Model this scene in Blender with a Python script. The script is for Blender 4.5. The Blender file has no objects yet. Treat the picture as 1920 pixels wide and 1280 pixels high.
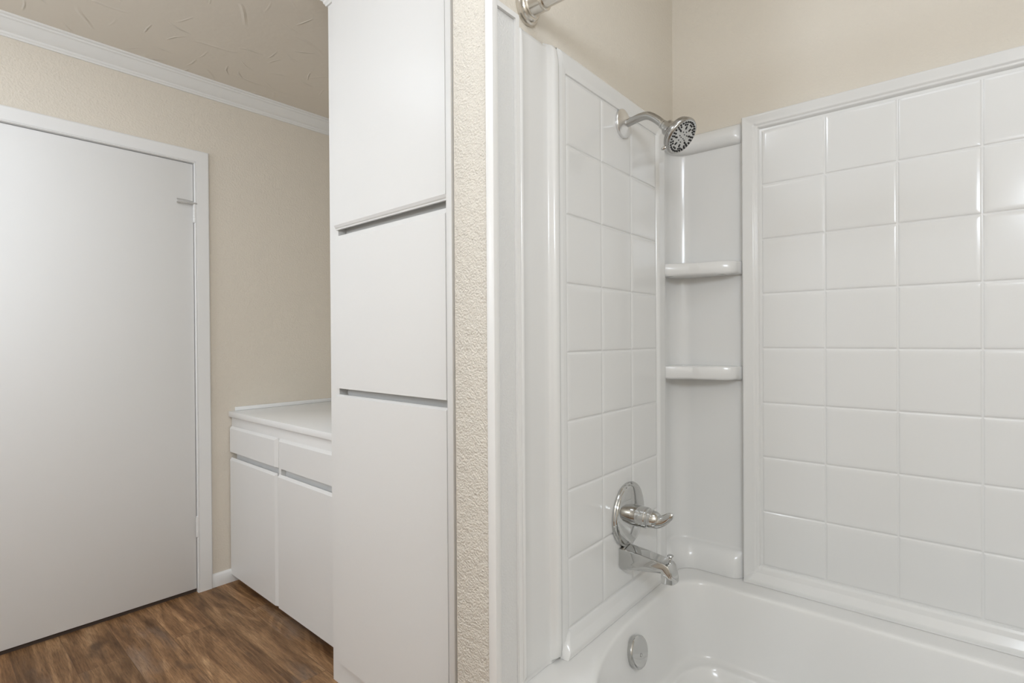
import bpy, bmesh, math, random
from mathutils import Vector, Matrix
S = bpy.context.scene
COL = S.collection
random.seed(4)
R = math.radians

# ------------------------------------------------------------------ camera
YAW, PITCH, ROLL = 0.723652180, -0.00536118839, -0.00645376363
def cam_axes():
    f = Vector((-math.sin(YAW), math.cos(YAW), 0)); r = Vector((math.cos(YAW), math.sin(YAW), 0)); u = Vector((0, 0, 1))
    f2 = f*math.cos(PITCH) + u*math.sin(PITCH); u2 = -f*math.sin(PITCH) + u*math.cos(PITCH)
    return r*math.cos(ROLL) + u2*math.sin(ROLL), -r*math.sin(ROLL) + u2*math.cos(ROLL), f2
cd = bpy.data.cameras.new('camera'); cam = bpy.data.objects.new('camera', cd); COL.objects.link(cam)
_r, _u, _f = cam_axes()
cam.matrix_world = Matrix(((_r.x, _u.x, -_f.x, 0), (_r.y, _u.y, -_f.y, 0), (_r.z, _u.z, -_f.z, 1.213), (0, 0, 0, 1)))
cd.sensor_width = 36; cd.lens = 997.8/1920*36; cd.clip_start = .02
S.camera = cam
LC = (.895, .99, 1.11)

# ------------------------------------------------------------------ light, exposure
S.view_settings.view_transform = 'Standard'; S.view_settings.look = 'None'
S.view_settings.gamma = 1; S.view_settings.exposure = 0.0; S.view_settings.use_curve_mapping = False
w = bpy.data.worlds.new('world'); S.world = w; w.use_nodes = True
w.node_tree.nodes['Background'].inputs[0].default_value = (1, 1, 1, 1)
w.node_tree.nodes['Background'].inputs[1].default_value = 0.0
def area(name, loc, target, sx, sy, power, color=(1, .97, .93)):
    d = bpy.data.lights.new(name, 'AREA'); d.shape = 'RECTANGLE'; d.size = sx; d.size_y = sy; d.energy = power; d.color = color
    o = bpy.data.objects.new(name, d); COL.objects.link(o); o.location = loc
    o.rotation_euler = (Vector(target) - Vector(loc)).to_track_quat('-Z', 'Y').to_euler(); return o
def bulb(name, loc, power, rad=.045, color=(1, .95, .88)):
    d = bpy.data.lights.new(name, 'POINT'); d.energy = power; d.shadow_soft_size = rad; d.color = color
    o = bpy.data.objects.new(name, d); COL.objects.link(o); o.location = loc; return o
bulb('ceiling_bulb', (-.95, -.10, 2.39), 14.2, .07, LC)
area('tub_lamp', (-.05, .55, 2.462), (-.05, .57, 0), .55, .45, 2.3, LC)
area('counter_fill', (-2.05, .12, 2.462), (-2.05, .14, 0), .35, .35, 2.5, LC)  # added fill from above to lift the counter, not an actual fixture
bulb('vanity_bulb', (.45, -.45, 1.88), 17.6, .17, LC)
bulb('vanity_bulb', (.75, -.45, 1.88), 17.6, .17, LC)
area('side_fill', (-2.15, -1.10, 1.70), (-2.2, 1.1, .75), .8, .7, 15.0, LC)  # added fill from behind for the door wall and vanity, no real source

# ------------------------------------------------------------------ materials
def mat(name, color, rough=.4, metal=0.0, spec=.5, bump=None, coat=0):
    m = bpy.data.materials.new(name); m.use_nodes = True; nt = m.node_tree; b = nt.nodes['Principled BSDF']
    b.inputs['Base Color'].default_value = (*color, 1); b.inputs['Roughness'].default_value = rough
    b.inputs['Metallic'].default_value = metal; b.inputs['Specular IOR Level'].default_value = spec
    b.inputs['Coat Weight'].default_value = coat; b.inputs['Coat Roughness'].default_value = .08
    if bump: bump(nt, b)
    return m
def noise_bump(scale, dist, detail=4, strength=1.0, stretch=(1, 1, 1), extra=None):
    def f(nt, b):
        N = nt.nodes; L = nt.links
        tc = N.new('ShaderNodeTexCoord'); mp = N.new('ShaderNodeMapping'); mp.inputs['Scale'].default_value = stretch
        L.new(tc.outputs['Object'], mp.inputs['Vector'])
        n = N.new('ShaderNodeTexNoise'); n.inputs['Scale'].default_value = scale; n.inputs['Detail'].default_value = detail
        L.new(mp.outputs['Vector'], n.inputs['Vector'])
        h = n.outputs['Fac']
        if extra:
            n2 = N.new('ShaderNodeTexNoise'); n2.inputs['Scale'].default_value = extra[0]; n2.inputs['Detail'].default_value = 3
            L.new(mp.outputs['Vector'], n2.inputs['Vector'])
            ml = N.new('ShaderNodeMath'); ml.operation = 'MULTIPLY_ADD'; ml.inputs[1].default_value = extra[1]
            L.new(n2.outputs['Fac'], ml.inputs[0]); L.new(h, ml.inputs[2]); h = ml.outputs[0]
        bp = N.new('ShaderNodeBump'); bp.inputs['Strength'].default_value = strength; bp.inputs['Distance'].default_value = dist
        L.new(h, bp.inputs['Height']); L.new(bp.outputs['Normal'], b.inputs['Normal'])
    return f
def plaster_bump(nt, b, scale=16, dist=.004, strokes=1.0, grain=120, gw=.25):
    """trowelled texture: randomly turned ridges, one per voronoi cell, over fine grain"""
    N = nt.nodes; L = nt.links
    tc = N.new('ShaderNodeTexCoord')
    def M(op, a, bb=None, c=None):
        n = N.new('ShaderNodeMath'); n.operation = op
        for i, v in enumerate((a, bb, c)):
            if v is None: continue
            if isinstance(v, (int, float)): n.inputs[i].default_value = v
            else: L.new(v, n.inputs[i])
        return n.outputs[0]
    total = None
    for sc, off in ((scale, 0.0), (scale*.55, 7.3)):
        mp = N.new('ShaderNodeMapping'); mp.inputs['Location'].default_value = (off, off*.7, off*.3); mp.inputs['Scale'].default_value = (sc, sc, sc)
        L.new(tc.outputs['Object'], mp.inputs['Vector'])
        wn = N.new('ShaderNodeTexNoise'); wn.inputs['Scale'].default_value = .9
        L.new(mp.outputs['Vector'], wn.inputs['Vector'])
        vm = N.new('ShaderNodeVectorMath'); vm.operation = 'SCALE'; vm.inputs['Scale'].default_value = .22
        L.new(wn.outputs['Color'], vm.inputs[0])
        va = N.new('ShaderNodeVectorMath'); L.new(mp.outputs['Vector'], va.inputs[0]); L.new(vm.outputs[0], va.inputs[1])
        vo = N.new('ShaderNodeTexVoronoi'); vo.voronoi_dimensions = '2D'; vo.inputs['Scale'].default_value = 1
        L.new(va.outputs[0], vo.inputs['Vector'])
        d = N.new('ShaderNodeVectorMath'); d.operation = 'SUBTRACT'
        L.new(va.outputs[0], d.inputs[0]); L.new(vo.outputs['Position'], d.inputs[1])
        sp = N.new('ShaderNodeSeparateXYZ'); L.new(d.outputs[0], sp.inputs[0])
        cs = N.new('ShaderNodeSeparateColor'); L.new(vo.outputs['Color'], cs.inputs[0])
        ang = M('MULTIPLY', cs.outputs[0], 6.283)
        c, s = M('COSINE', ang), M('SINE', ang)
        uu = M('ADD', M('MULTIPLY', sp.outputs[0], c), M('MULTIPLY', sp.outputs[1], s))
        vv = M('SUBTRACT', M('MULTIPLY', sp.outputs[1], c), M('MULTIPLY', sp.outputs[0], s))
        vv = M('ADD', vv, M('MULTIPLY', M('MULTIPLY', uu, uu), .25))
        along = M('SUBTRACT', 1.0, M('SMOOTH_MIN', M('MULTIPLY', M('ABSOLUTE', uu), 2.2), 1.0, .1))
        across = M('MAXIMUM', M('SUBTRACT', 1.0, M('MULTIPLY', M('ABSOLUTE', vv), 20)), 0.0)
        on = M('GREATER_THAN', cs.outputs[1], .3)
        st = M('MULTIPLY', M('MULTIPLY', M('MAXIMUM', along, 0.0), across), M('MULTIPLY', on, cs.outputs[2]))
        total = st if total is None else M('ADD', total, st)
    n = N.new('ShaderNodeTexNoise'); n.inputs['Scale'].default_value = grain; n.inputs['Detail'].default_value = 3
    L.new(tc.outputs['Object'], n.inputs['Vector'])
    n3 = N.new('ShaderNodeTexNoise'); n3.inputs['Scale'].default_value = 14; n3.inputs['Detail'].default_value = 2
    L.new(tc.outputs['Object'], n3.inputs['Vector'])
    h = M('ADD', M('ADD', M('MULTIPLY', total, strokes), M('MULTIPLY', n.outputs['Fac'], gw)), M('MULTIPLY', n3.outputs['Fac'], .6))
    bp = N.new('ShaderNodeBump'); bp.inputs['Strength'].default_value = 1; bp.inputs['Distance'].default_value = dist
    L.new(h, bp.inputs['Height']); L.new(bp.outputs['Normal'], b.inputs['Normal'])

BEIGE = (.74, .675, .58)
WHITE = (.80, .79, .77)
M_ = {}
M_['wall'] = mat('beige_textured_paint', BEIGE, .6, spec=.35, bump=noise_bump(120, .0023, 4, 1, extra=(42, .6)))
M_['alcove'] = mat('beige_alcove_paint', (.745, .69, .605), .55, spec=.35, bump=noise_bump(170, .0013, 3, 1, extra=(60, .5)))
M_['stipple'] = mat('beige_heavy_stipple_paint', (.72, .67, .59), .5, spec=.35, bump=noise_bump(230, .0042, 3, 1, extra=(75, 1.0)))
M_['ceil'] = mat('beige_trowelled_ceiling', (.76, .70, .61), .55, spec=.35, bump=lambda nt, b: plaster_bump(nt, b, 9, .0026, 1.7, 60, .14))
M_['paint'] = mat('white_gloss_paint', WHITE, .35, spec=.45, bump=noise_bump(22, .0012, 3, .6))
M_['paintdoor'] = mat('white_door_paint', (.785, .775, .755), .42, spec=.4, bump=noise_bump(9, .0012, 3, .5))
M_['trim'] = mat('white_trim_paint', (.82, .81, .79), .32, spec=.45)
M_['crown'] = mat('white_crown_paint', (.80, .79, .76), .4, spec=.4)
M_['frp'] = mat('pebbled_white_panel', (.74, .735, .72), .4, spec=.45, bump=noise_bump(260, .0011, 2, 1))
M_['acrylic'] = mat('white_gloss_acrylic', (.765, .76, .745), .14, spec=.5)
M_['tub'] = mat('white_gloss_tub', (.80, .79, .77), .12, spec=.5)
M_['counter'] = mat('white_laminate', (.86, .855, .84), .25, spec=.5)
M_['chrome'] = mat('polished_chrome', (.58, .58, .57), .05, 1.0)
M_['satin'] = mat('brushed_steel', (.46, .455, .44), .2, 1.0)
M_['nickel'] = mat('warm_satin_nickel', (.70, .665, .61), .2, 1.0)
M_['stop'] = mat('painted_worn_steel', (.62, .61, .59), .35, .5)
M_['bright'] = mat('bright_satin_chrome', (.80, .795, .785), .28, 1.0)
M_['black'] = mat('black_rubber', (.012, .012, .012), .5)
M_['dark'] = mat('dark_recess_brown', (.07, .05, .04), .7)
M_['caulk'] = mat('clear_white_plastic', (.74, .73, .71), .25)

def wood():
    m = bpy.data.materials.new('oak_plank_vinyl'); m.use_nodes = True; nt = m.node_tree; N = nt.nodes; L = nt.links; b = N['Principled BSDF']
    def mix(a, bb, fac, mode='MIX'):
        n = N.new('ShaderNodeMix'); n.data_type = 'RGBA'; n.blend_type = mode
        for sock, v in ((n.inputs[6], a), (n.inputs[7], bb), (n.inputs[0], fac)):
            if isinstance(v, (int, float)): sock.default_value = v
            elif isinstance(v, tuple): sock.default_value = (*v, 1)
            else: L.new(v, sock)
        return n.outputs[2]
    def ramp(fac, *stops):
        n = N.new('ShaderNodeValToRGB'); e = n.color_ramp.elements
        e[0].position, e[0].color = stops[0][0], (*stops[0][1], 1)
        e[1].position, e[1].color = stops[-1][0], (*stops[-1][1], 1)
        for p, c in stops[1:-1]:
            k = e.new(p); k.color = (*c, 1)
        L.new(fac, n.inputs[0]); return n.outputs[0]
    tc = N.new('ShaderNodeTexCoord')
    mp = N.new('ShaderNodeMapping'); mp.inputs['Location'].default_value = (.37, .06, 0); L.new(tc.outputs['Object'], mp.inputs['Vector'])
    br = N.new('ShaderNodeTexBrick'); br.offset = .37; br.inputs['Scale'].default_value = 1
    br.inputs['Brick Width'].default_value = 1.05; br.inputs['Row Height'].default_value = .152; br.inputs['Mortar Size'].default_value = .0008
    br.inputs['Mortar Smooth'].default_value = .2; br.inputs['Bias'].default_value = 0
    br.inputs['Color1'].default_value = (0, 0, 0, 1); br.inputs['Color2'].default_value = (1, 1, 1, 1); br.inputs['Mortar'].default_value = (.5, .5, .5, 1)
    L.new(mp.outputs['Vector'], br.inputs['Vector'])
    # offset the grain per plank
    off = N.new('ShaderNodeVectorMath'); off.operation = 'MULTIPLY_ADD'; off.inputs[1].default_value = (13, 7, 5)
    L.new(br.outputs['Color'], off.inputs[0]); L.new(mp.outputs['Vector'], off.inputs[2])
    def noise(scale, st, detail=5, rough=.6, dist=0):
        q = N.new('ShaderNodeMapping'); q.inputs['Scale'].default_value = st; L.new(off.outputs[0], q.inputs['Vector'])
        n = N.new('ShaderNodeTexNoise'); n.inputs['Scale'].default_value = scale; n.inputs['Detail'].default_value = detail
        n.inputs['Roughness'].default_value = rough; n.inputs['Distortion'].default_value = dist
        L.new(q.outputs[0], n.inputs['Vector']); return n.outputs['Fac']
    broad = noise(4.2, (.42, 3.4, 1), 6, .62, .5)
    base = ramp(broad, (.28, (.110, .058, .027)), (.43, (.240, .131, .061)), (.57, (.385, .226, .112)), (.74, (.55, .358, .198)))
    # cathedral rings: contour lines of a stretched noise field
    fld = noise(1.7, (.5, 3.2, 1), 2.5, .5, .5)
    ml = N.new('ShaderNodeMath'); ml.operation = 'MULTIPLY'; ml.inputs[1].default_value = 70; L.new(fld, ml.inputs[0])
    sn = N.new('ShaderNodeMath'); sn.operation = 'SINE'; L.new(ml.outputs[0], sn.inputs[0])
    rings = ramp(sn.outputs[0], (0.0, (.60, .55, .50)), (.7, (1, 1, 1)))
    base = mix(base, rings, .6, 'MULTIPLY')
    fine = noise(48, (.16, 4.2, 1), 6, .75, .4)
    base = mix(base, ramp(fine, (.34, (.52, .48, .45)), (.50, (.96, .94, .92)), (.66, (1.22, 1.2, 1.16))), .8, 'MULTIPLY')
    grey = noise(3.0, (.7, 2.6, 1), 3, .6)
    base = mix(base, (.215, .17, .14), ramp(grey, (.55, (0, 0, 0)), (.75, (.7, .7, .7))))
    knot = noise(5.5, (.8, 1.5, 1), 2, .5)
    base = mix(base, (.07, .04, .025), ramp(knot, (.66, (0, 0, 0)), (.76, (.75, .75, .75))))
    tone = ramp(br.outputs['Color'], (0.0, (.80, .80, .80)), (1.0, (1.14, 1.12, 1.1)))
    base = mix(base, tone, 1.0, 'MULTIPLY')
    sc = N.new('ShaderNodeMath'); sc.operation = 'MULTIPLY'; sc.inputs[1].default_value = .45; L.new(br.outputs['Fac'], sc.inputs[0])
    base = mix(base, (.06, .035, .022), sc.outputs[0])
    pore = noise(150, (.16, 1.6, 1), 3, .7)
    base = mix(base, ramp(pore, (.33, (.62, .58, .55)), (.50, (1, 1, 1)), (.70, (1.16, 1.15, 1.13))), .7, 'MULTIPLY')
    L.new(base, b.inputs['Base Color'])
    b.inputs['Roughness'].default_value = .5; b.inputs['Specular IOR Level'].default_value = .35
    bp = N.new('ShaderNodeBump'); bp.inputs['Strength'].default_value = .5; bp.inputs['Distance'].default_value = .0015
    L.new(fine, bp.inputs['Height']); L.new(bp.outputs['Normal'], b.inputs['Normal'])
    return m
M_['wood'] = wood()

# ------------------------------------------------------------------ helpers
ROT = {'A': 0.0, 'B': 0.0303143803, 'C': -0.0163524379}     # the room, the tub alcove and the tall cabinet are not quite square to each other
def root(name, label, cat, origin, fr='A', group=None):
    o = bpy.data.objects.new(name, None); COL.objects.link(o); o.empty_display_size = .05
    q = Matrix.Rotation(ROT[fr], 3, 'Z') @ Vector(origin)
    o.location = q; o.rotation_euler = (0, 0, ROT[fr]); o['label'] = label; o['category'] = cat
    if group: o['group'] = group
    ORG[o.name] = Vector(origin); return o
ORG = {}
def obj(name, bm, m, parent=None, fr='A', smooth=30, kind=None, label=None, sub=0):
    """link a bmesh, given in frame coordinates, as one mesh object"""
    me = bpy.data.meshes.new(name)
    top = parent
    while top is not None and top.parent is not None: top = top.parent
    org = ORG.get(top.name, Vector()) if top is not None else Vector()
    if top is not None: bmesh.ops.translate(bm, verts=bm.verts, vec=-org)
    bmesh.ops.recalc_face_normals(bm, faces=bm.faces)
    bm.to_mesh(me); bm.free()
    o = bpy.data.objects.new(name, me); COL.objects.link(o); me.materials.append(m)
    for p in me.polygons: p.use_smooth = True
    me.set_sharp_from_angle(angle=R(smooth))
    if parent is not None: o.parent = parent
    else: o.rotation_euler = (0, 0, ROT[fr])
    if kind: o['kind'] = kind
    if label: o['label'] = label
    return o
def box(bm, x0, x1, y0, y1, z0, z1, bev=0, seg=2):
    r = bmesh.ops.create_cube(bm, size=1)
    vs = r['verts']
    for v in vs:
        v.co = Vector(((x0+x1)/2 + v.co.x*(x1-x0), (y0+y1)/2 + v.co.y*(y1-y0), (z0+z1)/2 + v.co.z*(z1-z0)))
    if bev:
        es = list({e for v in vs for e in v.link_edges})
        bmesh.ops.bevel(bm, geom=es, offset=bev, segments=seg, profile=.5, affect='EDGES')
    return bm
def boxo(name, x0, x1, y0, y1, z0, z1, m, parent=None, fr='A', bev=0, **k):
    return obj(name, box(bmesh.new(), x0, x1, y0, y1, z0, z1, bev), m, parent, fr, **k)
def basis(d):
    d = Vector(d).normalized(); a = Vector((0, 0, 1)) if abs(d.z) < .9 else Vector((0, 1, 0))
    u = d.cross(a).normalized(); v = d.cross(u).normalized(); return d, u, v
def lathe(bm, origin, axis, prof, n=40, cap=True):
    """prof = list of (distance along axis, radius)"""
    d, u, v = basis(axis); O = Vector(origin); rings = []
    for t, r in prof:
        rings.append([bm.verts.new(O + d*t + (u*math.cos(2*math.pi*i/n) + v*math.sin(2*math.pi*i/n))*max(r, 1e-5)) for i in range(n)])
    for a, b in zip(rings, rings[1:]):
        for i in range(n): bm.faces.new((a[i], a[(i+1) % n], b[(i+1) % n], b[i]))
    if cap:
        bm.faces.new(rings[0]); bm.faces.new(rings[-1])
    return bm
def spline(pts, n=8):
    P = [Vector(p) for p in pts]; P = [P[0]*2 - P[1]] + P + [P[-1]*2 - P[-2]]; out = []
    for i in range(1, len(P)-2):
        for k in range(n):
            t = k/n; a, b, c, d = P[i-1:i+3]
            out.append(.5*((2*b) + (c-a)*t + (2*a-5*b+4*c-d)*t*t + (3*b-a-3*c+d)*t**3))
    out.append(P[-2]); return out
def tube(bm, pts, rad, n=20, flat=None):
    """rad: number or list; flat: list of (ru, rv) scales for an oval section"""
    P = [Vector(p) for p in pts]; rings = []; up = None
    for i, p in enumerate(P):
        d = (P[min(i+1, len(P)-1)] - P[max(i-1, 0)]).normalized()
        if up is None: _, u, v = basis(d)
        else:
            u = (up - d*up.dot(d)).normalized(); v = d.cross(u)
        up = u
        r = rad[i] if isinstance(rad, (list, tuple)) else rad
        fu, fv = flat[i] if flat else (1, 1)
        rings.append([bm.verts.new(p + u*math.cos(2*math.pi*k/n)*r*fu + v*math.sin(2*math.pi*k/n)*r*fv) for k in range(n)])
    for a, b in zip(rings, rings[1:]):
        for k in range(n): bm.faces.new((a[k], a[(k+1) % n], b[(k+1) % n], b[k]))
    bm.faces.new(rings[0]); bm.faces.new(rings[-1]); return bm
def loft(bm, loops, closed=True, cap0=False, cap1=False):
    rows = [[bm.verts.new(Vector(p)) for p in lp] for lp in loops]
    for a, b in zip(rows, rows[1:]):
        n = len(a)
        for i in range(n if closed else n-1): bm.faces.new((a[i], a[(i+1) % n], b[(i+1) % n], b[i]))
    if cap0: bm.faces.new(rows[0])
    if cap1: bm.faces.new(rows[-1])
    return bm
def prism(bm, poly, axis, a, b):
    """extrude a closed polygon of 2-D points along x, y or z from a to b"""
    def P(p, t): return {'x': (t, p[0], p[1]), 'y': (p[0], t, p[1]), 'z': (p[0], p[1], t)}[axis]
    return loft(bm, [[P(p, a) for p in poly], [P(p, b) for p in poly]], True, True, True)

# ------------------------------------------------------------------ the room
XW = -2.841; CEIL = 2.469; YR = -1.20; XR = 1.05; YB = 1.66
boxo('floor', XW-.2, XR+.1, YR-.1, 2.2, -.06, 0, M_['wood'], kind='structure')
boxo('ceiling', XW-.1, XR+.1, YR-.1, 2.2, CEIL, CEIL+.05, M_['ceil'], kind='structure')
D0, D1, DT = .135-.03, .914, 2.067            # door opening (near edge is out of frame)
def holed_wall():
    bm = bmesh.new(); ys = [YR, D0, D1, YB]; zs = [0, DT, CEIL]; t = .09
    V = {}
    for s, x in ((0, XW), (1, XW-t)):
        for i, y in enumerate(ys):
            for j, z in enumerate(zs): V[s, i, j] = bm.verts.new((x, y, z))
    for s in (0, 1):
        for i in range(3):
            for j in range(2):
                if (i, j) != (1, 0): bm.faces.new([V[s, i, j], V[s, i+1, j], V[s, i+1, j+1], V[s, i, j+1]])
    for (i, j), (k, l) in (((1, 0), (1, 1)), ((1, 1), (2, 1)), ((2, 1), (2, 0)), ((0, 0), (0, 1)), ((0, 1), (0, 2)), ((0, 2), (1, 2)), ((1, 2), (2, 2)), ((2, 2), (3, 2)), ((3, 2), (3, 1)), ((3, 1), (3, 0)), ((0, 0), (1, 0)), ((2, 0), (3, 0))):
        bm.faces.new([V[0, i, j], V[0, k, l], V[1, k, l], V[1, i, j]])
    return bm
boxo('under_door_shade', XW-.088, XW-.010, D0, D1, 0, .0125, M_['dark'], kind='structure')  # dark slab added so the gap under the door reads as deep shade
obj('wall_left', holed_wall(), M_['wall'], kind='structure')
boxo('wall_rear', XW, XR, YR-.05, YR, 0, CEIL, M_['wall'], kind='structure')
boxo('wall_right', XR, XR+.05, YR, YB+.1, 0, CEIL, M_['wall'], kind='structure')
boxo('wall_back', -2.84, -.86, YB, YB+.05, 0, CEIL, M_['wall'], kind='structure')
# partition between cabinet and tub, and the tub's back wall (alcove frame)
PX0, PX1, PY = -.7755, -.685, .752
YD = 1.624
boxo('wall_partition', PX0, PX1, PY, YD+.05, 0, CEIL, M_['stipple'], fr='B', bev=.004, kind='structure')
boxo('wall_alcove', PX1, 1.0, YD, YD+.05, 0, CEIL, M_['alcove'], fr='B', kind='structure')
obj('wall_plumbing', prism(bmesh.new(), [(PX1-.001, .775), (PX1+.0015, .775), (PX1+.0015, YD), (PX1-.001, YD)], 'z', 1.82, CEIL), M_['alcove'], fr='B', kind='structure')

boxo('wall_tub_end', .86, .92, .78, YD, 0, CEIL, M_['alcove'], fr='B', kind='structure')

# baseboard under the door wall
bm = prism(bmesh.new(), [(XW, 0), (XW+.013, 0), (XW+.013, .052), (XW+.009, .060), (XW+.003, .064), (XW, .064)], 'y', .9735, 1.118)
for v in bm.verts: pass
obj('baseboard_left', bm, M_['trim'], kind='structure')
# crown moulding along the left wall
def crown_prof(x0, sx):
    pts = [(0, 0), (0, -.072), (.006, -.072), (.008, -.066), (.012, -.062), (.013, -.055), (.018, -.052), (.026, -.046), (.034, -.037), (.041, -.026), (.046, -.019), (.052, -.016), (.054, -.010), (.061, -.007), (.062, 0)]
    return [(x0 + sx*a, CEIL + b) for a, b in pts]
obj('trim_1', prism(bmesh.new(), crown_prof(XW, 1), 'y', YR, YB), M_['crown'], kind='structure', smooth=20)

# ------------------------------------------------------------------ door, frame, hinges
door = boxo('door_1', XW-.034, XW+.001, D0+.004, D1-.0068, .019, 2.0598, M_['paintdoor'], bev=.0015, kind='structure')
def casing_loop():
    cw, th, rv = .0595, .016, .0055
    # mitred casing: three mitred legs in one connected mesh
    prof = [(0, 0), (0, th*.8), (.004, th), (cw-.005, th), (cw, th*.75), (cw, 0)]     # (distance outwards, thickness)
    bm = bmesh.new(); loops = []
    for d, t in prof:
        y0, y1, zt = D0 - rv - d, D1 + rv*0 + d + .0005, DT + d
        loops.append([(XW + t, y0, 0), (XW + t, y0, zt), (XW + t, y1, zt), (XW + t, y1, 0)])
    loft(bm, loops + [loops[0]], closed=False)
    return bm
obj('trim_2', casing_loop(), M_['trim'], kind='structure', smooth=20)
def jamb():
    bm = bmesh.new(); t = .0035
    loops = []
    for d, x in ((0, XW+.0165), (0, XW-.085), (-t, XW-.085), (-t, XW+.0125), (-t*.6, XW+.0165)):
        y0, y1, zt = D0 - d, D1 + d, DT + d
        loops.append([(x, y0, 0), (x, y0, zt), (x, y1, zt), (x, y1, 0)])
    loft(bm, loops + [loops[0]], closed=False)
    return bm
obj('trim_3', jamb(), M_['trim'], kind='structure', smooth=20)
def hinge(z0, z1, stop):
    bm = bmesh.new(); yc, xc, n = D1 - .0045, XW + .0105, 5
    prof = []
    for k in range(n):
        a, b = z0 + (z1-z0)*k/n, z0 + (z1-z0)*(k+1)/n
        prof += [(a+.0004, .0052), (a+.001, .0062), (b-.001, .0062), (b-.0004, .0052)]
    prof = [(z0-.004, .003), (z0-.002, .0055)] + prof + [(z1+.003, .0058), (z1+.006, .003)]
    lathe(bm, (xc, yc, 0), (0, 0, 1), prof, 16)
    h = obj('hinge', bm, M_['paint'], door, label='white painted door hinge barrel')
    bm = box(bmesh.new(), XW-.004, XW+.0085, yc-.0016, yc+.0004, z0+.001, z1-.001, .0004)
    obj('hinge_leaf', bm, M_['paint'], h)
    if stop:
        bm = bmesh.new()
        box(bm, xc-.008, xc+.009, yc-.010, yc+.009, z1-.004, z1+.001, .001)
        box(bm, xc+.001, xc+.008, yc-.058, yc-.006, z1-.0085, z1-.0005, .002)
        tube(bm, [(xc+.005, yc-.05, z1-.005), (xc+.004, yc-.066, z1-.004), (xc+.001, yc-.074, z1-.003)], [.004, .0055, .006], 12)
        tube(bm, [(xc+.003, yc-.008, z1+.006), (xc+.004, yc-.03, z1+.008), (XW+.003, yc-.072, z1+.012)], .0018, 8)
        bmesh.ops.remove_doubles(bm, verts=bm.verts, dist=1e-6)
        obj('door_stop', bm, M_['stop'], h, label='small metal stop arm on the hinge pin')
hinge(1.781, 1.872, True)
hinge(.272, .364, False)

# ------------------------------------------------------------------ vanity cabinet and countertop
VF = 1.062                      # front of doors and drawers
FF = VF + .0105                  # face frame
VX0, VX1 = XW + .003, -1.772
van = root('vanity_cabinet', 'low white vanity cabinet with two drawers over two doors against the beige wall', 'cabinet', (-2.3, 1.3, 0))
bm = bmesh.new(); box(bm, VX0, VX1, VF + .034, YB-.005, .037, .829)
obj('carcass', bm, M_['paint'], van)
boxo('top_rail', VX0, VX1, FF, VF + .0338, .656, .829, M_['paint'], van, bev=.0008)
boxo('lower_frame', VX0, VX1, FF, VF + .0338, .037, .606, M_['paint'], van, bev=.0008)
boxo('centre_stile', -2.326, -2.306, FF + .002, VF + .0338, .606, .656, M_['paint'], van)
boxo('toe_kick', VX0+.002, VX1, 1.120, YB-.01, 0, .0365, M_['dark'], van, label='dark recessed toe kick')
def slab(bm, x0, x1, yf, yb, z0, z1, ct=.004, cb=.004, cl=.004, cr=.004, c=.009):
    """overlay door: front face inset by a chamfer of its own on each side"""
    back = [(x0, yb, z0), (x1, yb, z0), (x1, yb, z1), (x0, yb, z1)]
    fr = [(x0+cl, yf, z0+cb), (x1-cr, yf, z0+cb), (x1-cr, yf, z1-ct), (x0+cl, yf, z1-ct)]
    loft(bm, [back, [(x0, yf+c, z0), (x1, yf+c, z0), (x1, yf+c, z1), (x0, yf+c, z1)], fr], True, True, True)
    es = [e for e in bm.edges if e.is_manifold and e.calc_face_angle(0) > .3]
    bmesh.ops.bevel(bm, geom=es, offset=.0012, segments=2, profile=.5, affect='EDGES')
    return bm
obj('drawer', slab(bmesh.new(), VX0+.002, -2.322, VF, FF-.0005, .652, .782, .0110, .002, .001, .024, .0085), M_['paint'], van, smooth=14, label='left drawer of the vanity, bevelled on its right end')
obj('drawer', slab(bmesh.new(), -2.303, VX1-.004, VF, FF-.0005, .652, .782, .0110, .002, .003, .003, .0085), M_['paint'], van, smooth=14, label='right drawer of the vanity, running behind the tall cabinet')
obj('door', slab(bmesh.new(), VX0+.002, -2.331, VF, FF-.0005, .037, .6245, .0110, .002, .001, .014, .0085), M_['paint'], van, smooth=14, label='left door of the vanity')
obj('door', slab(bmesh.new(), -2.316, VX1-.004, VF, FF-.0005, .037, .6245, .0110, .002, .003, .003, .0085), M_['paint'], van, smooth=14, label='right door of the vanity, running behind the tall cabinet')
top = root('countertop', 'white laminate countertop with a low side splash on top of the vanity', 'countertop', (-2.3, 1.3, .83))
bm = box(bmesh.new(), XW+.002, VX1, VF-.004, YB-.003, .8295, .8575, .003, 2)
obj('worktop', bm, M_['counter'], top)
boxo('side_splash', XW+.001, XW+.014, 1.088, YB-.004, .8575, .8765, M_['counter'], top, bev=.002)

# ------------------------------------------------------------------ tall linen cabinet (its own slight turn)
CY = .95; CF = CY + .020; CX0, CX1 = -1.757, -1.0857
lin = root('linen_cabinet', 'tall white linen cabinet with three flat doors beside the textured wall end', 'cabinet', (-1.41, 1.2, 0), 'C')
bm = box(bmesh.new(), CX0, CX1, CF+.026, 1.60, 0, CEIL-.001)
obj('carcass', bm, M_['paint'], lin)
boxo('wall_return', CX1+.0040, -.822, .957, 1.02, 0, CEIL, M_['wall'], fr='C', kind='structure')
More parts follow.
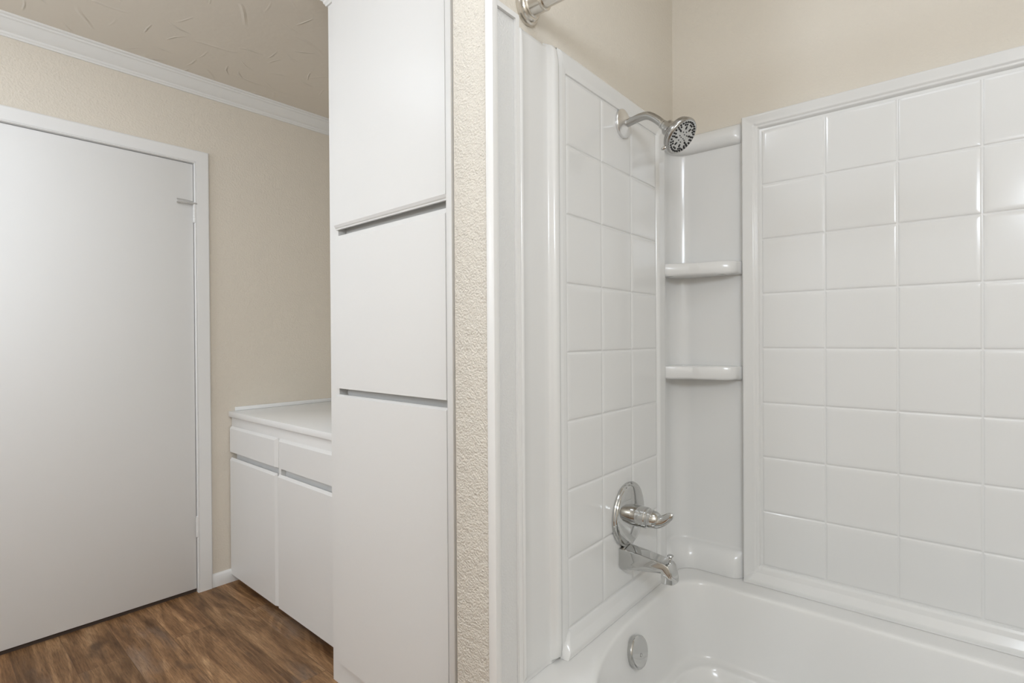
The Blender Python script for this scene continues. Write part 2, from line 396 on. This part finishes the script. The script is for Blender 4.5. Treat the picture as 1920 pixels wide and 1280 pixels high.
# face frame with the finger-pull openings
def face_frame():
    bm = bmesh.new(); xs = [CX0, -1.700, -1.112, -1.1085]; zs = [0, 1.006, 1.060, 1.560, 1.622, CEIL-.001]
    y = CF - .004
    V = {(i, j): bm.verts.new((x, y, z)) for i, x in enumerate(xs) for j, z in enumerate(zs)}
    W = {(i, j): bm.verts.new((x, CF+.0255, z)) for i, x in enumerate(xs) for j, z in enumerate(zs)}
    hole = {(1, 1), (1, 3)}
    for i in range(3):
        for j in range(5):
            if (i, j) in hole: continue
            bm.faces.new([V[i, j], V[i+1, j], V[i+1, j+1], V[i, j+1]])
            for (a, b), nb in ((((i, j), (i+1, j)), (i, j-1)), (((i, j+1), (i+1, j+1)), (i, j+1)), (((i, j), (i, j+1)), (i-1, j)), (((i+1, j), (i+1, j+1)), (i+1, j))):
                if nb in hole or not (0 <= nb[0] < 3 and 0 <= nb[1] < 5):
                    bm.faces.new([V[a], V[b], W[b], W[a]])
    return bm
obj('face_frame', face_frame(), M_['paint'], lin)
boxo('side_stile', -1.1090, CX1, CY+.0008, CF+.04, 0, CEIL-.001, M_['paint'], lin, 'C', bev=.002)
FY = CF - .0045
DX0, DX1 = -1.702, -1.1095
# upper door: two plies with a small step along its lower edge
def updoor():
    bm = bmesh.new()
    prof = [(FY, 1.594), (FY, 2.40), (CY, 2.40), (CY, 1.6085), (CY+.0045, 1.6005), (CY+.0060, 1.5995), (CY+.0075, 1.5975), (CY+.0085, 1.594)]
    prism(bm, prof, 'x', DX0, DX1); return bm
obj('door', updoor(), M_['paint'], lin, smooth=20, label='uppermost of the three tall cabinet doors')
obj('door', slab(bmesh.new(), DX0+.002, DX1, CY, FY, 1.044, 1.5735, .019, .002, .004, .002, .013), M_['paint'], lin, smooth=14, label='middle door of the tall cabinet, bevelled along its top')
obj('door', slab(bmesh.new(), DX0+.004, DX1, CY, FY, .09, 1.0235, .006, .003, .004, .002), M_['paint'], lin, smooth=14, label='bottom door of the tall cabinet')
bm = bmesh.new()
pr = crown_prof(0, 1)
loops = []
for a, z in pr:
    loops.append([(CX0 - a, 1.6, z), (CX0 - a, CF - a - .004, z), (CX1, CF - a - .004, z)])
loft(bm, loops + [loops[0]], closed=False)
obj('crown_moulding', bm, M_['crown'], lin, smooth=20)

# ------------------------------------------------------------------ trim and filler around the surround flange (alcove frame)
FX = -.6705                                      # face of the filler panel
boxo('trim_4', -.6815, -.6620, PY-.007, .7612, 0, CEIL-.001, M_['trim'], fr='B', bev=.002, kind='structure')
boxo('wall_filler', PX1+.0005, FX, .7612, .8172, 0, 1.8445, M_['frp'], fr='B', kind='structure')
bm = bmesh.new()
# one bent strip: up the flange edge and across the top of the filler
prism(bm, [(.7614, 1.8450), (.8178, 1.8450), (.8178, 0), (.8284, 0), (.8284, 1.8555), (.7614, 1.8555)], 'x', PX1+.0008, -.6645)
obj('trim_5', bm, M_['trim'], fr='B', smooth=20, kind='structure')

# ------------------------------------------------------------------ moulded surround
TP = -.6556; TB = 1.5986                          # tile planes
TZ0, TZ1, P_ = .5714, 1.7915, .1525
Y0, PW = .9803, .15265                            # plumbing columns
X0, BW = -.4156, .1550                            # back columns
sidep = root('surround_panel', 'glossy white tile patterned panel on the narrow wall behind the chrome shower fittings', 'wall panel', (TP, 1.2, .52), 'B')
backp = root('surround_panel', 'wide glossy white tile patterned panel in a stepped frame along the back of the tub', 'wall panel', (0, TB, .52), 'B')
cornp = root('corner_column', 'white concave corner column with two shelves between the tile patterned panels', 'corner shelf unit', (-.6, 1.58, .52), 'B')
def smooth01(t): t = max(0, min(1, t)); return t*t*(3-2*t)
def interp(tab, x):
    if x <= tab[0][0]: return tab[0][1]
    for (a, b), (c, d) in zip(tab, tab[1:]):
        if x <= c: return b + (d-b)*(x-a)/(c-a)
    return tab[-1][1]
def groove_lines(start, pitch, n):
    return [start + pitch*k for k in range(n+1)]
GO = [-.0135, -.0085, -.006, -.0042, -.0030, -.0018, -.0009, 0, .0009, .0018, .0030, .0042, .006, .0085, .0135]
def groove(d):
    d = abs(d)
    if d < .0014: return -.0024
    if d < .0034: return -.0024 + .0018*smooth01((d-.0014)/.0020)
    if d < .0085: return -.0006*(1-smooth01((d-.0034)/.0051))
    return 0
def panel_grid(us, vs, fn, place, rect):
    bm = bmesh.new()
    G = [[bm.verts.new(place(u, v, fn(u, v))) for v in vs] for u in us]
    for i in range(len(us)-1):
        for j in range(len(vs)-1):
            a, b, c, d = G[i][j], G[i+1][j], G[i+1][j+1], G[i][j+1]
            um, vm = (us[i]+us[i+1])/2, (vs[j]+vs[j+1])/2
            lo_u, hi_u, lo_v, hi_v = um < rect[0], um > rect[1], vm < rect[2], vm > rect[3]
            if (lo_u and lo_v) or (hi_u and hi_v): bm.faces.new((a, b, c)); bm.faces.new((a, c, d))
            elif (lo_u and hi_v) or (hi_u and lo_v): bm.faces.new((a, b, d)); bm.faces.new((b, c, d))
            else: bm.faces.new((a, b, c, d))
    return bm
def mk_panel(u0, pu, nu, v0, pv, nv, sides, place):
    """sides: left, right, bottom, top = (width, table t->height)"""
    u1, v1 = u0 + pu*nu, v0 + pv*nv
    ul, vl = groove_lines(u0, pu, nu), groove_lines(v0, pv, nv)
    T = sorted({t for s in sides.values() for t, _ in s[1]} | {i/14 for i in range(15)} | {.004, .02, .04})
    def axis(lines, lo, hi, wl, wh):
        a = set()
        for L_ in lines:
            for g in GO:
                if lo - 1e-9 <= L_ + g <= hi + 1e-9: a.add(round(L_ + g, 6))
            
        for L_, nx in zip(lines, lines[1:]): a.add(round((L_+nx)/2, 6))
        for t in T: a.add(round(lo - t*wl, 6)); a.add(round(hi + t*wh, 6))
        return sorted(a)
    us = axis(ul, u0, u1, sides['l'][0], sides['r'][0]); vs = axis(vl, v0, v1, sides['b'][0], sides['t'][0])
    def h(u, v):
        c = [((u0-u)/sides['l'][0], 'l'), ((u-u1)/sides['r'][0], 'r'), ((v0-v)/sides['b'][0], 'b'), ((v-v1)/sides['t'][0], 't')]
        c.sort(reverse=True); (t, s), (t2, s2) = c[0], c[1]
        if t > 0:
            r = interp(sides[s][1], t)
            if t2 > 0:                       # soften the mitre where two unlike edges meet
                k = .5 + .5*min(1, (t - t2)/.14)
                r = k*r + (1-k)*interp(sides[s2][1], t2)
                for tt, ss in ((t, s), (t2, s2)):
                    if ss in 'lr' and tt > .93: r = min(r, interp(sides[ss][1], tt))
            return r
        gu = min(abs(u-L_) for L_ in ul); gv = min(abs(v-L_) for L_ in vl)
        return min(groove(gu), groove(gv))
    return panel_grid(us, vs, h, place, (u0, u1, v0, v1))
# heights are measured out from the tile plane
G0 = -.0024
side_l = (.031, [(0, G0), (.06, G0), (.10, .0005), (.2, .0012), (.55, .0012), (.8, -.001), (1, -.003)])
side_r = (.068, [(0, G0), (.03, G0), (.06, .001), (.12, .0045), (.2, .0055), (.62, .0055), (.72, .0048), (.84, .001), (.93, -.006), (1, -.016)])
side_t = (.0505, [(0, G0), (.03, G0), (.06, .0005), (.3, .001), (.6, .003), (.8, .004), (.9, .002), (.96, -.004), (1, -.024)])
side_b = (.0534, [(0, G0), (.04, G0), (.06, .0015), (.16, .004), (.40, .0075), (.62, .0135), (.74, .0162), (.80, .0165), (.87, .0163), (.90, .0160), (1, .0158)])
obj('tile_field', mk_panel(Y0, PW, 3, TZ0, P_, 8, dict(l=side_l, r=side_r, b=side_b, t=side_t), lambda u, v, h: (TP + h, u, v)), M_['acrylic'], sidep, 'B', smooth=50)
bk_side = [(0, G0), (.10, G0), (.15, .002), (.20, .0045), (.24, .0052), (.29, .0052), (.33, .0068), (.38, .0085), (.42, .0090), (.50, .0092), (.80, .0110), (.90, .0112), (.95, .0098), (.985, .005), (1, -.022)]
bk_top = [(0, G0), (.10, G0), (.15, .002), (.20, .0045), (.24, .0052), (.29, .0052), (.33, .0068), (.38, .0085), (.42, .0090), (.50, .0092), (.80, .0110), (.90, .0112), (.95, .0098), (.985, .005), (1, -.022)]
bk_b = [(0, G0), (.05, G0), (.08, .003), (.18, .006), (.40, .0085), (.62, .015), (.74, .0185), (.80, .0190), (.87, .0188), (.90, .0185), (1, .0182)]
obj('tile_field', mk_panel(X0, BW, 7, TZ0, P_, 8, dict(l=(.0515, bk_side), r=(.0515, bk_side), b=(.0534, bk_b), t=(.0475, bk_top)), lambda u, v, h: (u, TB - h, v)), M_['acrylic'], backp, 'B', smooth=50)
# flange and rounded ridge at the front edge of the plumbing side
def edge_flange():
    bm = bmesh.new()
    prof = [(.8286, -.0245), (.8288, -.010), (.8298, -.0072), (.8320, -.0058), (.8345, -.0055), (.8370, -.0062), (.8400, -.0075), (.86, -.0085), (.905, -.0095), (.9185, -.009), (.9215, -.0065), (.9235, -.001), (.9255, .0045), (.9290, .0078), (.9350, .0092), (.9410, .0080), (.9450, .0050), (.9475, .0018), (.9500, .0006), (.956, -.0012), (.966, -.0060)]
    loops = []
    for z in (0.518, .5235, .5255, .5285, .534, .56, 1.0, 1.4, 1.80, 1.825, 1.832, 1.8365, 1.8395, 1.8405):
        lp = []
        for y, h in prof:
            k = 1.0
            if z > 1.8: k = max(0, 1-((z-1.8)/.0405)**3)
            if z < .534: k = smooth01((z-.522)/.012)
            base = -.0100 if y < .92 else -.0080
            top_drop = -.012*smooth01((z-1.832)/.0085)
            hh = h if h < base else base + (h-base)*k
            hh += top_drop if -.02 < h else 0
            zz = z
            if .923 < y < .950 and z > 1.82: zz = z + .005*((z-1.82)/.02)
            lp.append((TP + hh, y, zz))
        loops.append(lp)
    loft(bm, loops, closed=False); return bm
obj('edge_flange', edge_flange(), M_['acrylic'], sidep, 'B', smooth=60, label='plain flange with a rounded ridge along the front edge')
# concave corner column with a rolled head and a swelling foot
def corner_path(inset=0.0, n=10):
    """plan of the column, from the side panel round to the back panel; inset pushes it out of the corner"""
    xl, yb, rad = -.6735 + inset, 1.6135 - inset, .052
    pts = [(-.6725, 1.486), (xl, 1.510), (xl, yb - rad - .012)]
    for k in range(n+1):
        a = math.pi - k*(math.pi/2)/n
        pts.append((xl + rad + rad*math.cos(a), yb - rad + rad*math.sin(a)))
    pts += [(-.56, yb), (-.51, yb), (-.492, yb + .06*inset), (-.481, yb + .25*inset), (-.473, yb + .55*inset), (-.462, yb + .8*inset)]
    return pts
def column():
    loops = []
    zs = [(.5180, .0335), (.524, .0342), (.535, .0350), (.548, .0335), (.560, .0305), (.570, .0265), (.578, .0215), (.584, .0165), (.589, .0110), (.5925, .0060), (.5945, .0025), (.597, .0008), (.601, 0), (.8, 0), (1.2, 0), (1.6, 0), (1.770, 0), (1.7735, .0010), (1.7750, .0065), (1.7775, .0105), (1.783, .0155), (1.790, .0190), (1.799, .0210), (1.808, .0205), (1.816, .0180), (1.823, .0135), (1.828, .008), (1.8315, 0), (1.8335, -.008)]
    for z, ins in zs: loops.append([(x, y, z) for x, y in corner_path(ins)])
    return loft(bmesh.new(), loops, closed=False)
obj('column', column(), M_['acrylic'], cornp, 'B', smooth=50)
def shelf(zt, zb):
    # rear follows the corner, front bows out, then is lofted with rounded edges
    fr = spline([(-.658, 1.500), (-.625, 1.514), (-.575, 1.532), (-.525, 1.546), (-.496, 1.556), (-.480, 1.568), (-.472, 1.590)], 6)
    rear = [Vector((x, y)) for x, y in corner_path(-.0015)][1:]
    fr2 = [Vector((p[0], p[1])) for p in [(v.x, v.y) for v in [Vector((a.x, a.y, 0)) for a in [Vector((q[0], q[1], 0)) for q in fr]]]]
    outline = fr2 + list(reversed(rear))
    nf = len(fr2); c = Vector((-.60, 1.58))
    loops = []
    h = zt - zb
    for dz, ins in ((0, .006), (.0012, .0022), (.004, .0), (h-.007, .0015), (h-.003, .004), (h, .010)):
        lp = []
        for i, p in enumerate(outline):
            q = p
            if i < nf:
                q = p + (c - p).normalized()*ins
            lp.append((q.x, q.y, zt - dz))
        loops.append(lp)
    bm = loft(bmesh.new(), loops, True, True, True)
    bmesh.ops.triangulate(bm, faces=[f for f in bm.faces if len(f.verts) > 4])
    return bm
obj('corner_shelf', shelf(1.4315, 1.3945), M_['acrylic'], cornp, 'B', smooth=40, label='upper corner shelf')
obj('corner_shelf', shelf(1.1295, 1.0905), M_['acrylic'], cornp, 'B', smooth=40, label='lower corner shelf')

# ------------------------------------------------------------------ bathtub
tub = root('bathtub', 'glossy white bathtub set into the alcove under the tiled surround', 'bathtub', (.08, 1.2, 0), 'B')
def rrect(x0, x1, y0, y1, z, rs, n=10):
    """rs = corner radii (x0y0, x1y0, x1y1, x0y1) given as (rx, ry)"""
    out = []
    for (cx, cy, sx, sy, a0), r in zip(((x0, y0, 1, 1, 180), (x1, y0, -1, 1, 270), (x1, y1, -1, -1, 0), (x0, y1, 1, -1, 90)), rs):
        rx, ry = r
        for k in range(n+1):
            a = R(a0 + 90*k/n)
            out.append((cx + sx*rx + rx*math.cos(a), cy + sy*ry + ry*math.sin(a), z))
    return out
TX0, TX1, TY0, TY1 = -.674, .852, .800, 1.612
def rim(o, z, k=0.0):
    return rrect(-.612 + o, .79 - o, .870 + o, 1.512 - o, z, ((.13-k, .34), (.13, .20), (.13, .15), (.085-k, .11)))
def tub_shell():
    e = .001
    rs0 = ((e, e),)*4; 
    L_ = [rrect(TX0, TX1, TY0, TY1, 0.0, rs0), rrect(TX0, TX1, TY0, TY1, .480, rs0), rrect(TX0, TX1, TY0+.004, TY1, .503, rs0), rrect(TX0, TX1, TY0+.015, TY1, .514, rs0), rrect(TX0, TX1, TY0+.03, TY1, .5174, rs0)]
    L_ += [rrect(TX0+.004, TX1-.004, TY0+.04, TY1-.004, .5175, ((.01, .01),)*4)]
    L_ += [rim(-.024, .5174), rim(-.012, .5173), rim(-.0075, .5168), rim(-.0040, .5150), rim(-.0015, .5120), rim(-.0002, .5080), rim(.0008, .503), rim(.0025, .495), rim(.006, .478), rim(.012, .44), rim(.020, .38), rim(.0255, .340)]
    L_ += [rim(.0272, .330), rim(.0295, .3235), rim(.034, .3200), rim(.042, .3185), rim(.048, .3180), rim(.051, .3172), rim(.0530, .3150), rim(.055, .310), rim(.060, .298), rim(.068, .288), rim(.085, .281), rim(.13, .277), rim(.20, .274)]
    bm = loft(bmesh.new(), L_, True, False, True)
    return bm
obj('tub_shell', tub_shell(), M_['tub'], tub, 'B', smooth=60)
# overflow plate on the sloping end wall
OX, OY, OZ = -.5925, 1.178, .4535
nrm = Vector((.94, -.06, .20)).normalized()
bm = lathe(bmesh.new(), Vector((OX, OY, OZ)) - nrm*.004, nrm, [(0, .0355), (.008, .0375), (.0115, .0372), (.0135, .0355), (.0145, .0335), (.0148, .030), (.0150, .015), (.0150, .001)], 48)
ofp = obj('overflow_plate', bm, M_['chrome'], tub, 'B', label='round chrome overflow plate')
d_, u_, v_ = basis(nrm)
bm = lathe(bmesh.new(), Vector((OX, OY, OZ)) + nrm*.0105 + Vector((0, 0, -.006)), nrm, [(0, .0055), (.0015, .0055), (.0022, .004), (.0012, .002), (.0011, .0005)], 20)
obj('screw', bm, M_['satin'], ofp, 'B', label='screw in the overflow plate')

# ------------------------------------------------------------------ shower head
sh = root('wall_shower', 'chrome shower head with black nozzles on a bent arm high on the tiled wall', 'shower head', (TP, 1.236, 1.758), 'B')
SY, SZ = 1.236, 1.758
bm = lathe(bmesh.new(), (TP+.0003, SY, SZ+.004), (1, 0, 0), [(0, .0355), (.0055, .0360), (.0070, .0352), (.010, .029), (.0135, .021), (.016, .0135), (.0165, .0105)], 48)
obj('flange', bm, M_['bright'], sh, 'B', label='round wall flange')
bm = bmesh.new()
arm = spline([(TP+.002, SY, SZ-.001), (-.632, SY, SZ+.003), (-.604, SY, SZ+.0075), (-.583, SY, SZ+.0055), (-.562, SY, SZ-.0085), (-.5435, SY, SZ-.0265)], 8)
tube(bm, arm, .0098, 24)
obj('arm', bm, M_['satin'], sh, 'B', label='bent brushed arm')
ax = Vector((.75, -.12, -.65)).normalized()
A0 = Vector((-.5460, SY, SZ-.0250))
bm = lathe(bmesh.new(), A0 - ax*.001, ax, [(0, .0085), (.0005, .0112), (.006, .0115), (.0066, .0104), (.0075, .0104), (.008, .0118), (.016, .0118), (.0165, .010), (.0175, .009)], 32)
obj('collar', bm, M_['chrome'], sh, 'B', label='polished swivel collar')
B0 = A0 + ax*.0155
prof = [(0, .0120), (.0015, .0165), (.004, .0182), (.010, .0186), (.016, .0198), (.022, .0228), (.027, .0270), (.031, .0320), (.034, .0365), (.036, .0395), (.0375, .0408), (.040, .0412), (.0408, .0402), (.0416, .0402), (.0424, .0425), (.0455, .0432), (.0462, .0422), (.0470, .0422), (.0478, .0440), (.052, .0440), (.0545, .0425), (.0555, .0405), (.0550, .0385)]
bm = lathe(bmesh.new(), B0, ax, prof, 56)
body = obj('head_body', bm, M_['satin'], sh, 'B', smooth=35, label='flared brushed head body')
bm = lathe(bmesh.new(), B0, ax, [(.050, .0392), (.0552, .0392), (.0560, .0375), (.0566, .025), (.0568, .001)], 56)
face = obj('spray_face', bm, M_['chrome'], sh, 'B', label='polished round spray face')
d_, u_, v_ = basis(ax)
def nozzle_pts():
    out = []
    for k in range(30): out.append((2*math.pi*k/30, .0352, .0025, 1))
    for k in range(10):
        for da in (-.11, .11): out.append((2*math.pi*k/10 + .1 + da, .0293, .0024, 1))
    for k in range(8): out.append((2*math.pi*k/8 + .3, .0215, .0024, 1.9))
    for k in range(7): out.append((2*math.pi*k/7, .0125, .0015, 1))
    for k in range(3): out.append((2*math.pi*k/3 + .4, .0058, .0013, 1))
    return out
for a, r, s, el in nozzle_pts():
    rad = u_*math.cos(a) + v_*math.sin(a); tan = (-u_*math.sin(a) + v_*math.cos(a))
    c = B0 + ax*.0552 + rad*r
    bm = bmesh.new(); n = 12; loops = []
    for t, q in ((0, 1), (.0022, .92), (.0027, .6), (.0027, .05)):
        loops.append([c + ax*t + rad*s*q*el*math.cos(2*math.pi*i/n) + tan*s*q*math.sin(2*math.pi*i/n) for i in range(n)])
    loft(bm, loops, True, True, True)
    obj('nozzle', bm, M_['black'], face, 'B', label='black rubber nozzle')
lv = (-v_ if v_.z > 0 else v_)
side = (Vector((0, -1, 0)) - ax*Vector((0, -1, 0)).dot(ax)).normalized(); dn = (Vector((0, 0, -1)) - ax*Vector((0, 0, -1)).dot(ax)).normalized()
ld = (dn*.86 + side*.50).normalized()
q0 = B0 + ax*.047 + ld*.0405
bm = tube(bmesh.new(), [q0, q0 + ld*.004 - ax*.001, q0 + ld*.008 - ax*.003, q0 + ld*.0115 - ax*.005, q0 + ld*.013 - ax*.006], [.0045, .0048, .0042, .003, .0012], 16)
obj('lever', bm, M_['chrome'], sh, 'B', label='small chrome spray lever')

# ------------------------------------------------------------------ mixing valve
VY, VZ = 1.2535, .7565
val = root('shower_valve', 'round chrome mixing valve plate with a curved lever above the tub spout', 'valve', (TP, VY, VZ), 'B')
bm = lathe(bmesh.new(), (TP+.0003, VY, VZ), (1, 0, 0), [(0, .0815), (.0055, .0825), (.0075, .0815), (.0085, .0785), (.0088, .0765), (.0105, .0755), (.0125, .0725), (.0132, .0700), (.0150, .062), (.0172, .048), (.0185, .036), (.0190, .028), (.0190, .020)], 72)
obj('escutcheon', bm, M_['chrome'], val, 'B', smooth=25, label='domed round chrome wall plate')
for dy, dz in ((-.012, .0385), (.012, -.0385)):
    bm = lathe(bmesh.new(), (TP+.0150, VY+dy, VZ+dz), (1, 0, -.0), [(0, .0048), (.0022, .0048), (.0030, .0036), (.0018, .0020), (.0017, .0005)], 18)
    obj('screw', bm, M_['satin'], val, 'B', label='screw in the wall plate')
bm = lathe(bmesh.new(), (TP+.014, VY, VZ), (1, 0, 0), [(0, .0290), (.0035, .0288), (.0045, .0272), (.0049, .0271), (.0060, .0271), (.022, .0268), (.0410, .0265), (.0420, .0264), (.0440, .0256), (.0450, .0235), (.0475, .010)], 48)
obj('sleeve', bm, M_['chrome'], val, 'B', smooth=25, label='chrome sleeve')
bm = lathe(bmesh.new(), (TP+.0565, VY, VZ), (1, 0, 0), [(0, .0150), (.0003, .0238), (.001, .0248), (.0045, .0248), (.0055, .0240), (.0062, .0226), (.0070, .0226), (.0085, .0226), (.011, .0224), (.018, .0216), (.025, .0196), (.031, .0160), (.0345, .0115), (.0365, .005), (.0368, .0005)], 48)
hub = obj('handle', bm, M_['chrome'], val, 'B', smooth=25, label='ball shaped chrome handle')
lev = spline([(TP+.068, VY-.001, VZ-.0030), (TP+.082, VY-.002, VZ-.0035), (TP+.093, VY-.003, VZ-.0005), (TP+.104, VY-.004, VZ+.0060), (TP+.114, VY-.005, VZ+.0145), (TP+.1255, VY-.006, VZ+.0240)], 8)
n_ = len(lev)
def lev_r(i):
    t = i/(n_-1)
    r = .0200 - .0120*t**.9
    return r*math.sqrt(max(.02, 1 - max(0, (t-.86)/.14)**2))
bm = tube(bmesh.new(), lev, [lev_r(i) for i in range(n_)], 28, [(1.0 - .45*smooth01(i/(n_-1)*1.3), 1.0) for i in range(n_)])
obj('lever', bm, M_['chrome'], hub, 'B', label='curved chrome lever')

# ------------------------------------------------------------------ tub spout
PYc, HW = 1.2310, .0245
sp = root('tub_spout', 'square chrome tub spout with a diverter knob below the round valve', 'spout', (TP, PYc, .645), 'B')
def spout():
    # side outline (x, z, half width); a closed loop lofted across the width with softened edges
    top_ = [(TP+.0003, .6795), (TP+.02, .6790), (-.60, .6765), (-.565, .6725), (-.540, .6690), (-.527, .6655), (-.520, .6590), (-.515, .6480), (-.5118, .6350), (-.5110, .6255)]
    bot_ = [(-.5125, .6232), (-.5395, .6210), (-.5412, .6222), (-.5416, .6385), (-.5440, .6412), (-.560, .6392), (-.60, .6325), (-.630, .6268), (-.6435, .6240), (-.6510, .6255), (TP+.0003, .6300)]
    ol = top_ + bot_
    c = Vector((-.585, .652)); loops = []
    for t, ins in ((-1, .0022), (-.97, .0008), (-.92, 0), (-.82, 0), (-.7, 0), (-.5, 0), (0, 0), (.5, 0), (.7, 0), (.82, 0), (.92, 0), (.97, .0008), (1, .0022)):
        lp = []
        q_ = max(0, (abs(t)-.45)/.55)
        for k, (x, z) in enumerate(ol):
            wide = HW*(1.0 - .13*(x - TP)/.145)
            crown = .0016*(1-t*t) if k < 8 else 0
            belly = .0105*(1 - math.sqrt(1 - .985*q_*q_)) if k > 12 else 0
            nose = -.0060*(t*t)*smooth01((x+.535)/.024)
            d = c - Vector((x, z)); d.normalize()
            lp.append((x + (d.x*ins if x > -.65 else 0) + nose, PYc + t*wide, z + d.y*ins + crown + belly))
        loops.append(lp)
    return loft(bmesh.new(), loops, True, True, True)
obj('spout_body', spout(), M_['chrome'], sp, 'B', smooth=24)
bm = lathe(bmesh.new(), (-.5305, PYc+.002, .6655), (0.06, 0, 1), [(0, .0042), (.003, .0042), (.004, .0030), (.0095, .0028), (.0115, .0048), (.0125, .0040), (.015, .0042), (.017, .0070), (.0190, .0078), (.0205, .0070), (.0212, .004), (.0213, .0005)], 28)
obj('diverter_knob', bm, M_['chrome'], sp, 'B', smooth=25, label='little chrome lift knob')

# ------------------------------------------------------------------ shower curtain rod
RY, RZ = .8745, 1.8975
rod = root('shower_rod', 'satin nickel shower curtain rod with a stepped wall flange above the surround', 'curtain rod', (PX1, RY, RZ), 'B')
bm = lathe(bmesh.new(), (PX1+.0005, RY, RZ), (1, 0, 0), [(0, .0335), (.004, .0347), (.009, .0337), (.0105, .0312), (.0110, .0302), (.0150, .0290), (.0175, .0266), (.0185, .0240)], 56)
obj('flange', bm, M_['nickel'], rod, 'B', smooth=25)
bm = lathe(bmesh.new(), (PX1+.016, RY, RZ), (1, 0, 0), [(0, .0240), (.004, .0236), (.006, .0212), (.0075, .0208), (.030, .0206), (.0315, .0213), (.0345, .0213), (.0355, .0198), (.036, .0165)], 40)
obj('sleeve', bm, M_['nickel'], rod, 'B', smooth=25)
bm = lathe(bmesh.new(), (PX1+.048, RY, RZ), (1, 0, 0), [(0, .0168), (.002, .0170), (1.49, .0170)], 32)
obj('rod', bm, M_['nickel'], rod, 'B', smooth=25)
